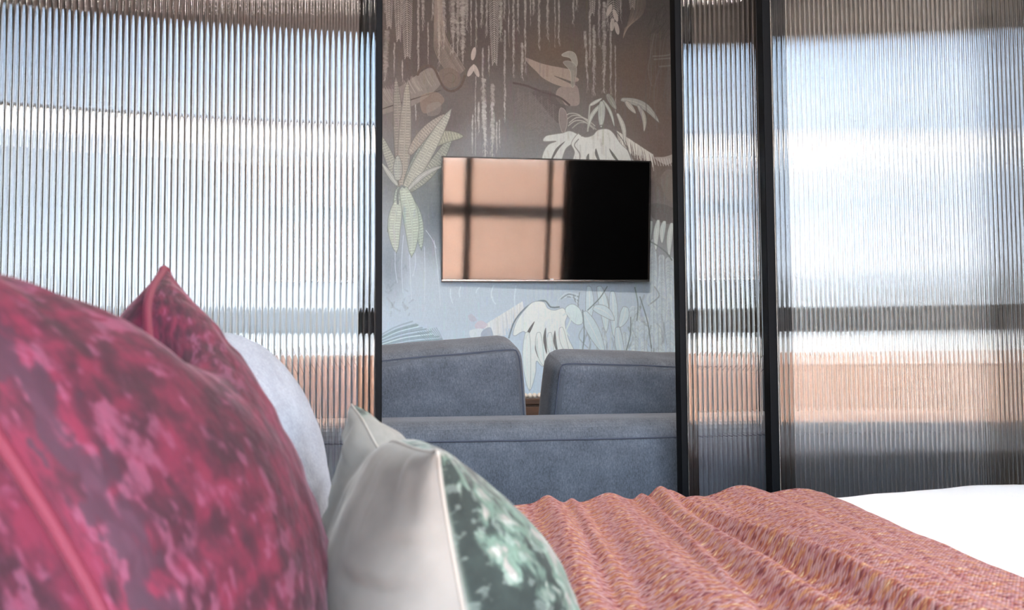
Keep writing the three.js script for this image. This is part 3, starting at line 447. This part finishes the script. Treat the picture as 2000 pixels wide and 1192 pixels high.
{ // woven throw across the bed
  const palette = [[0.62, 0.3, 0.26], [0.72, 0.4, 0.3], [0.7, 0.42, 0.42], [0.8, 0.52, 0.36], [0.92, 0.74, 0.58], [0.5, 0.2, 0.21], [0.78, 0.56, 0.54], [0.66, 0.32, 0.24]];
  const cell = (x, y) => { const r = y >> 3, o = (r & 1) * 4 + (y & 7), cx = ((x + o) % 504) / 9 | 0; return [cx, r, ((x + o) % 9) / 9, (y & 7) / 8]; };
  const tw = dataTex(504, 512, (u, v, x, y) => { const [a, b, p, q] = cell(x, y), h = hash(a, b, 12), st = fbm(u * 12, v * 14, 2, 3, 17), k = Math.min(7, (h * 0.55 + st * 0.62) * 8 | 0), c = palette[(k * 3 + (h * 5 | 0)) % 8], e = 0.6 + 0.46 * Math.sin(Math.PI * q) * (0.55 + 0.45 * Math.sin(Math.PI * p)); return [c[0] * e * 1.06, c[1] * e * 1.13, c[2] * e * 1.14]; }, { srgb: true, repeat: [4, 4] });
  const tb = dataTex(504, 512, (u, v, x, y) => { const [a, b, p, q] = cell(x, y); return grey(Math.sin(Math.PI * q) * Math.sqrt(Math.sin(Math.PI * clamp(p, 0.02, 0.98))) * (0.7 + 0.3 * hash(a, b, 2))); }, { repeat: [4, 4] });
  const ridges = [[0.45, 0.30, 0.018, 0.017], [0.487, 0.335, 0.010, 0.012], [0.545, 0.40, 0.03, 0.018], [0.612, 0.43, 0.012, 0.013], [0.645, 0.50, 0.018, 0.026], [0.675, 0.57, 0.013, 0.020], [0.72, 0.60, 0.02, 0.007], [0.80, 0.62, 0.045, 0.024], [0.83, 0.66, 0.02, 0.010], [0.90, 0.70, 0.05, 0.013], [0.93, 0.755, 0.022, 0.012]];
  const hgt = (x, z) => { const t = (z + 1.72) / 0.77; let h = 0; for (const [a, b, w, k] of ridges) { const c = mix(a, b, t) + 0.03 * (vn(z * 2 + a * 40, a * 90, 1 << 12, 3) - 0.5), q = (x - c) / (1.1 * w * (1 + 0.35 * clamp(t))), amp = k * (0.85 + 0.45 * clamp(t)) * mix(1, 0.25 + 1.1 * hash(a * 1000 | 0, 3, 8), smooth(0.15, 0.9, t)) * (0.85 + 0.3 * vn(z * 2 + a * 60, 2, 1 << 12, 5)); h = Math.max(h, amp * Math.exp(-q * q)) + 0.25 * Math.min(h, amp * Math.exp(-q * q)); } return h + 0.004 * fbm(x * 22, z * 10, 1 << 12, 3, 41); };
  const t = mesh('throw_blanket', shell(190, 200, (u, v) => {
    const cz = mix(-0.3, -1.92, v), [z, dz] = wrapEdge(cz, -1.785, 2, 0.04), sh = -0.245 * (z + 1.74), x = mix(0.383, 0.975, u) + sh + 0.012 * (vn(z * 6, u * 3, 1 << 12, 9) - 0.5);
    return [x, bedTop(x, z) + 0.006 + hgt(x, z) * (1 - 0.6 * smooth(0, 0.1, dz)) - dz, z - 0.006 * (dz > 0) , x - sh, cz];
  }, 0.006), std({ name: 'rust_weave', map: tw, roughness: 0.95, bumpMap: tb, bumpScale: 0.0013 }));
  t.userData = { label: 'rust and pink woven throw rumpled across the bed', category: 'throw' };
}
// ------------------------------------------------------------------ cushions on the bed
function pillowFaces({ w, h, t, pinch = 0.1, sag = 0.2, wr = 0.006, sd = 1, N = 72, pow = 0.45, edge = 0, tb = 1, round = 0, chop = [0, 1, 0, 0] }) {
  const dent = (u, v) => Math.exp(-(((u - chop[0]) / chop[1]) ** 2)) * (v * 0.5 + 0.5) ** 2; // the dent patted into the upper edge
  const G = (i) => Math.sin((i / N - 0.5) * Math.PI), out = (u, v) => {
    let x = w / 2 * u * (1 - pinch * (1 - v * v) * u * u), y = h / 2 * v * (1 - pinch * (1 - u * u) * v * v);
    if (round) { const c = Math.max(0, u * u * v * v); x *= 1 - round * c * c; y *= 1 - round * c * c; }
    return [x, y - chop[2] * dent(u, v) * (v * 0.5 + 0.5) + h / 2];
  };
  const face = (s) => {
    const pos = [], uv = [], idx = [];
    for (let j = 0; j <= N; j++) for (let i = 0; i <= N; i++) {
      const u = G(i), v = G(j), [x, y] = out(u, v), e = (1 - u * u) * (1 - v * v), ed = Math.pow(e, 0.35);
      const fold = (vn(u * 2 + 5, v * 11 + sd, 1 << 12, sd) - 0.5) * smooth(0.25, 0.95, Math.abs(u)) + (vn(u * 11 + sd, v * 2 + 3, 1 << 12, sd + 4) - 0.5) * smooth(0.25, 0.95, Math.abs(v));
      const z = (s > 0 ? 1 : -tb) * t / 2 * ((1 - edge) * Math.pow(e, pow) + edge * Math.pow(e, 0.3)) * (1 - sag * v) * (1 - chop[3] * dent(u, v)) + s * (fold * wr * 2.2 + (fbm(u * 3 + sd, v * 3, 1 << 12, 3, sd) - 0.5) * wr * 1.5) * ed;
      pos.push(x, y, z); uv.push(i / N, j / N);
    }
    for (let j = 0; j < N; j++) for (let i = 0; i < N; i++) { const a = j * (N + 1) + i, b = a + 1, c = a + N + 2, d = a + N + 1; s > 0 ? idx.push(a, b, c, a, c, d) : idx.push(a, c, b, a, d, c); }
    const g = new THREE.BufferGeometry(); g.setAttribute('position', new THREE.Float32BufferAttribute(pos, 3)); g.setAttribute('uv', new THREE.Float32BufferAttribute(uv, 2)); g.setIndex(idx); g.computeVertexNormals(); return g;
  };
  const rim = []; for (let k = 0; k < 96; k++) { const q = k / 24 | 0, f = -1 + 2 * (k % 24) / 24, [u, v] = [[f, -1], [1, f], [-f, 1], [-1, -f]][q]; const [x, y] = out(u, v); rim.push([x, y, 0]); }
  return { front: face(1), back: face(-1), rim };
}
function cushion(name, label, opt, pos, turn, lean, mats, piping) {
  const t = thing(name, label, 'cushion', pos); t.rotation.set(-lean, Math.PI / 2 + turn, opt.roll ?? 0, 'YXZ');
  const f = pillowFaces(opt);
  mesh('front_cover', f.front, mats[0], t); mesh('back_cover', f.back, mats[1], t);
  if (piping) mesh('piping', tube(f.rim, piping[0], true, 300), piping[1], t);
  return t;
}
{
  const velvet = (sd, band) => dataTex(768, 768, (u, v) => {
    const n = fbm(u * 13, v * 11, 1 << 12, 5, sd), m = fbm(u * 48 + 3, v * 36, 1 << 12, 4, sd + 7), st = fbm(u * 7, v * 44, 1 << 12, 3, sd + 3);
    let k = clamp(0.5 + (n - 0.5) * 1.3 + (m - 0.5) * 1.7 + (st - 0.5) * 0.9);
    let c = [mix(0.19, 0.37, k), mix(0.04, 0.075, k), mix(0.105, 0.175, k)];
    const p = smooth(0.5, 0.68, 0.4 * fbm(u * 14 + 9, v * 11 + 2, 1 << 12, 5, sd + 12) + 0.6 * fbm(u * 60, v * 50, 1 << 12, 3, sd + 15)); c = [mix(c[0], 0.48, p * 0.6), mix(c[1], 0.28, p * 0.6), mix(c[2], 0.36, p * 0.6)];
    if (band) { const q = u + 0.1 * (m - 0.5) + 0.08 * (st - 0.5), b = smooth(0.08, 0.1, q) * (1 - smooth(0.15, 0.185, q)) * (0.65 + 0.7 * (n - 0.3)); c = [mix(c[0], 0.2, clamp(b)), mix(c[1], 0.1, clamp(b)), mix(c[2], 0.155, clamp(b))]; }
    return c;
  }, { srgb: true });
  const vb = dataTex(512, 512, (u, v) => grey(fbm(u * 30, v * 30, 1 << 12, 4, 77)));
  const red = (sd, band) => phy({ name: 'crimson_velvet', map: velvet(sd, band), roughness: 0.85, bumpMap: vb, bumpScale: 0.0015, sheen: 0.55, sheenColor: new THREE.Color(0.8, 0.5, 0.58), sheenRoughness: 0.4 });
  const pip = phy({ name: 'pink_piping', color: 0x641c30, roughness: 0.75, sheen: 0.35, sheenColor: new THREE.Color(0.9, 0.5, 0.6), sheenRoughness: 0.5 });
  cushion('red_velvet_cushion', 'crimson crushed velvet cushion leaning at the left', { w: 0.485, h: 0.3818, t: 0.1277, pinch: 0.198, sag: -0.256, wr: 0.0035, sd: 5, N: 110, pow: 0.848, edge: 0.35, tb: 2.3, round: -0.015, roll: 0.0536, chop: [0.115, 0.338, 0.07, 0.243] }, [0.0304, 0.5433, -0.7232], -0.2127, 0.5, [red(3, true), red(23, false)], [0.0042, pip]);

  const greyMap = tinted(weave, [0.5, 0.52, 0.55], [0.7, 0.72, 0.755]); greyMap.repeat.set(2, 2);
  const gm = std({ name: 'pale_grey_cotton', map: greyMap, roughness: 0.95 });
  cushion('grey_pillow', 'pale grey cotton pillow propped between red and green cushions', { w: 0.56, h: 0.302, t: 0.1414, pinch: 0.01, sag: -0.17, wr: 0.004, sd: 9, pow: 0.545, round: 0.203, roll: -0.025 }, [0.0326, 0.556, -1.254], -0.018, 0.377, [gm, gm]);

  const cream = [0.54, 0.53, 0.5];
  const printMap = dataTex(768, 512, (u, v) => {
    const d = fbm(u * 10, v * 7, 1 << 12, 5, 51), e = fbm(u * 34 + 4, v * 22, 1 << 12, 4, 52), f = fbm(u * 40, v * 40, 1 << 12, 3, 53);
    const zone = Math.max(smooth(0.5, 0.36, u) * smooth(0.0, 0.01, u), smooth(0.72, 0.86, u));
    let c = cream.map((x) => x * (0.96 + 0.08 * (f - 0.5)));
    const g1 = zone * smooth(0.36, 0.5, e * 0.6 + d * 0.4 + 0.03), g2 = zone * smooth(0.48, 0.58, d * 0.7 + e * 0.3);
    const h = 0.7 + 0.6 * e; c = [mix(c[0], 0.34 * h, g1), mix(c[1], 0.42 * h, g1), mix(c[2], 0.37 * h, g1)]; c = [mix(c[0], 0.13 * h, g2), mix(c[1], 0.165 * h, g2), mix(c[2], 0.15 * h, g2)];
    const w = zone * smooth(0.58, 0.7, f) * 0.35; return [mix(c[0], 0.64, w), mix(c[1], 0.68, w), mix(c[2], 0.64, w)];
  }, { srgb: true });
  const backMap = dataTex(512, 512, (u, v) => { const f = fbm(u * 12, v * 12, 1 << 12, 5, 61), k = 0.93 + 0.14 * (f - 0.5); return [0.53 * k, 0.515 * k, 0.485 * k]; }, { srgb: true });
  const sheen = { sheen: 0.5, sheenColor: new THREE.Color(0.8, 0.8, 0.75), sheenRoughness: 0.5, roughness: 0.9 };
  cushion('green_print_cushion', 'cream lumbar cushion with a mottled green print in front', { w: 0.385, h: 0.2, t: 0.194, pinch: 0.054, sag: 0.54, wr: 0.005, sd: 14, N: 80, pow: 0.35, tb: 0.79, round: -0.046, roll: 0.039, chop: [0.3, 0.3, 0.02, 0.3] }, [0.119, 0.556, -0.8395], 0.06, 0.203, [phy({ name: 'green_print', map: printMap, ...sheen }), phy({ name: 'cream_velvet', map: backMap, ...sheen })], [0.0012, phy({ name: 'cream_piping', color: 0x9c968c, ...sheen })]);
}

// ------------------------------------------------------------------ the street outside
{
  const ground = struct('ground', 'paved street far below the window', 'ground', box(-60, 60, -9.2, -9, -20, 60), std({ name: 'pavement', color: 0x9a948c, roughness: 0.95 }));
  const brickTex = dataTex(512, 512, (u, v, x, y) => { const row = y >> 4, off = row & 1 ? 16 : 0, bx = (x + off) >> 5, m = (y & 15) < 2 || ((x + off) & 31) < 2; const k = 0.85 + 0.3 * hash(bx & 15, row, 3); return m ? [0.72, 0.64, 0.58] : [0.76 * k, 0.56 * k, 0.465 * k]; }, { srgb: true });
  const brick = std({ name: 'brick', map: brickTex, roughness: 0.9 }); brickTex.repeat.set(0.5, 0.5);
  const b = thing('brick_building', 'orange brick building across the street', 'building', [0, -9, 30]);
  mesh('facade', metricUV(box(-1.5, 60, 0, 10.25, 0, 8)), brick, b);
  const p = thing('beige_building', 'beige rendered building with a white parapet across the street', 'building', [0, -9, 29]);
  mesh('facade', metricUV(box(-60, -2, 0, 9.85, 0, 8)), std({ name: 'beige_render', color: 0xb8a698, roughness: 0.95 }), p);
  const leafM = std({ name: 'leaves', color: 0x242d24, roughness: 0.95 }), barkM = std({ name: 'bark', color: 0x4d4238, roughness: 0.95 });
  const crown = mergeVertices(new THREE.IcosahedronGeometry(1, 5)); { const q = crown.attributes.position, v = new THREE.Vector3(); for (let i = 0; i < q.count; i++) { v.fromBufferAttribute(q, i); const k = 1 + 0.5 * (fbm(v.x * 3 + 9, v.y * 3 + v.z * 2.3 + 9, 1 << 12, 4, 6) - 0.5); q.setXYZ(i, v.x * k, v.y * k * 0.8, v.z * k); } crown.computeVertexNormals(); }
  for (let k = 0; k < 5; k++) {
    const x = -34 + k * 8.4, t = thing('tree', 'grey green tree behind the beige building, ' + ['farthest', 'fourth', 'third', 'second', 'nearest'][k] + ' from the brick building', 'tree', [x, -9, 50 + (k % 3)], 'trees behind the beige building');
    mesh('trunk', new THREE.CylinderGeometry(0.18, 0.28, 10, 10).translate(0, 5, 0), barkM, t);
    const c = mesh('crown', crown, leafM, t); c.position.y = 11.8 + (k * 7 % 3) * 0.5; c.scale.set(3.5, 3.2, 3.5); c.rotation.y = k;
  }
  mesh('parapet', box(-60.1, -1.95, 9.85, 10.75, -0.1, 8), std({ name: 'white_render', color: 0xe8e6e2, roughness: 0.9 }), p);
}
renderer.render(scene, camera);
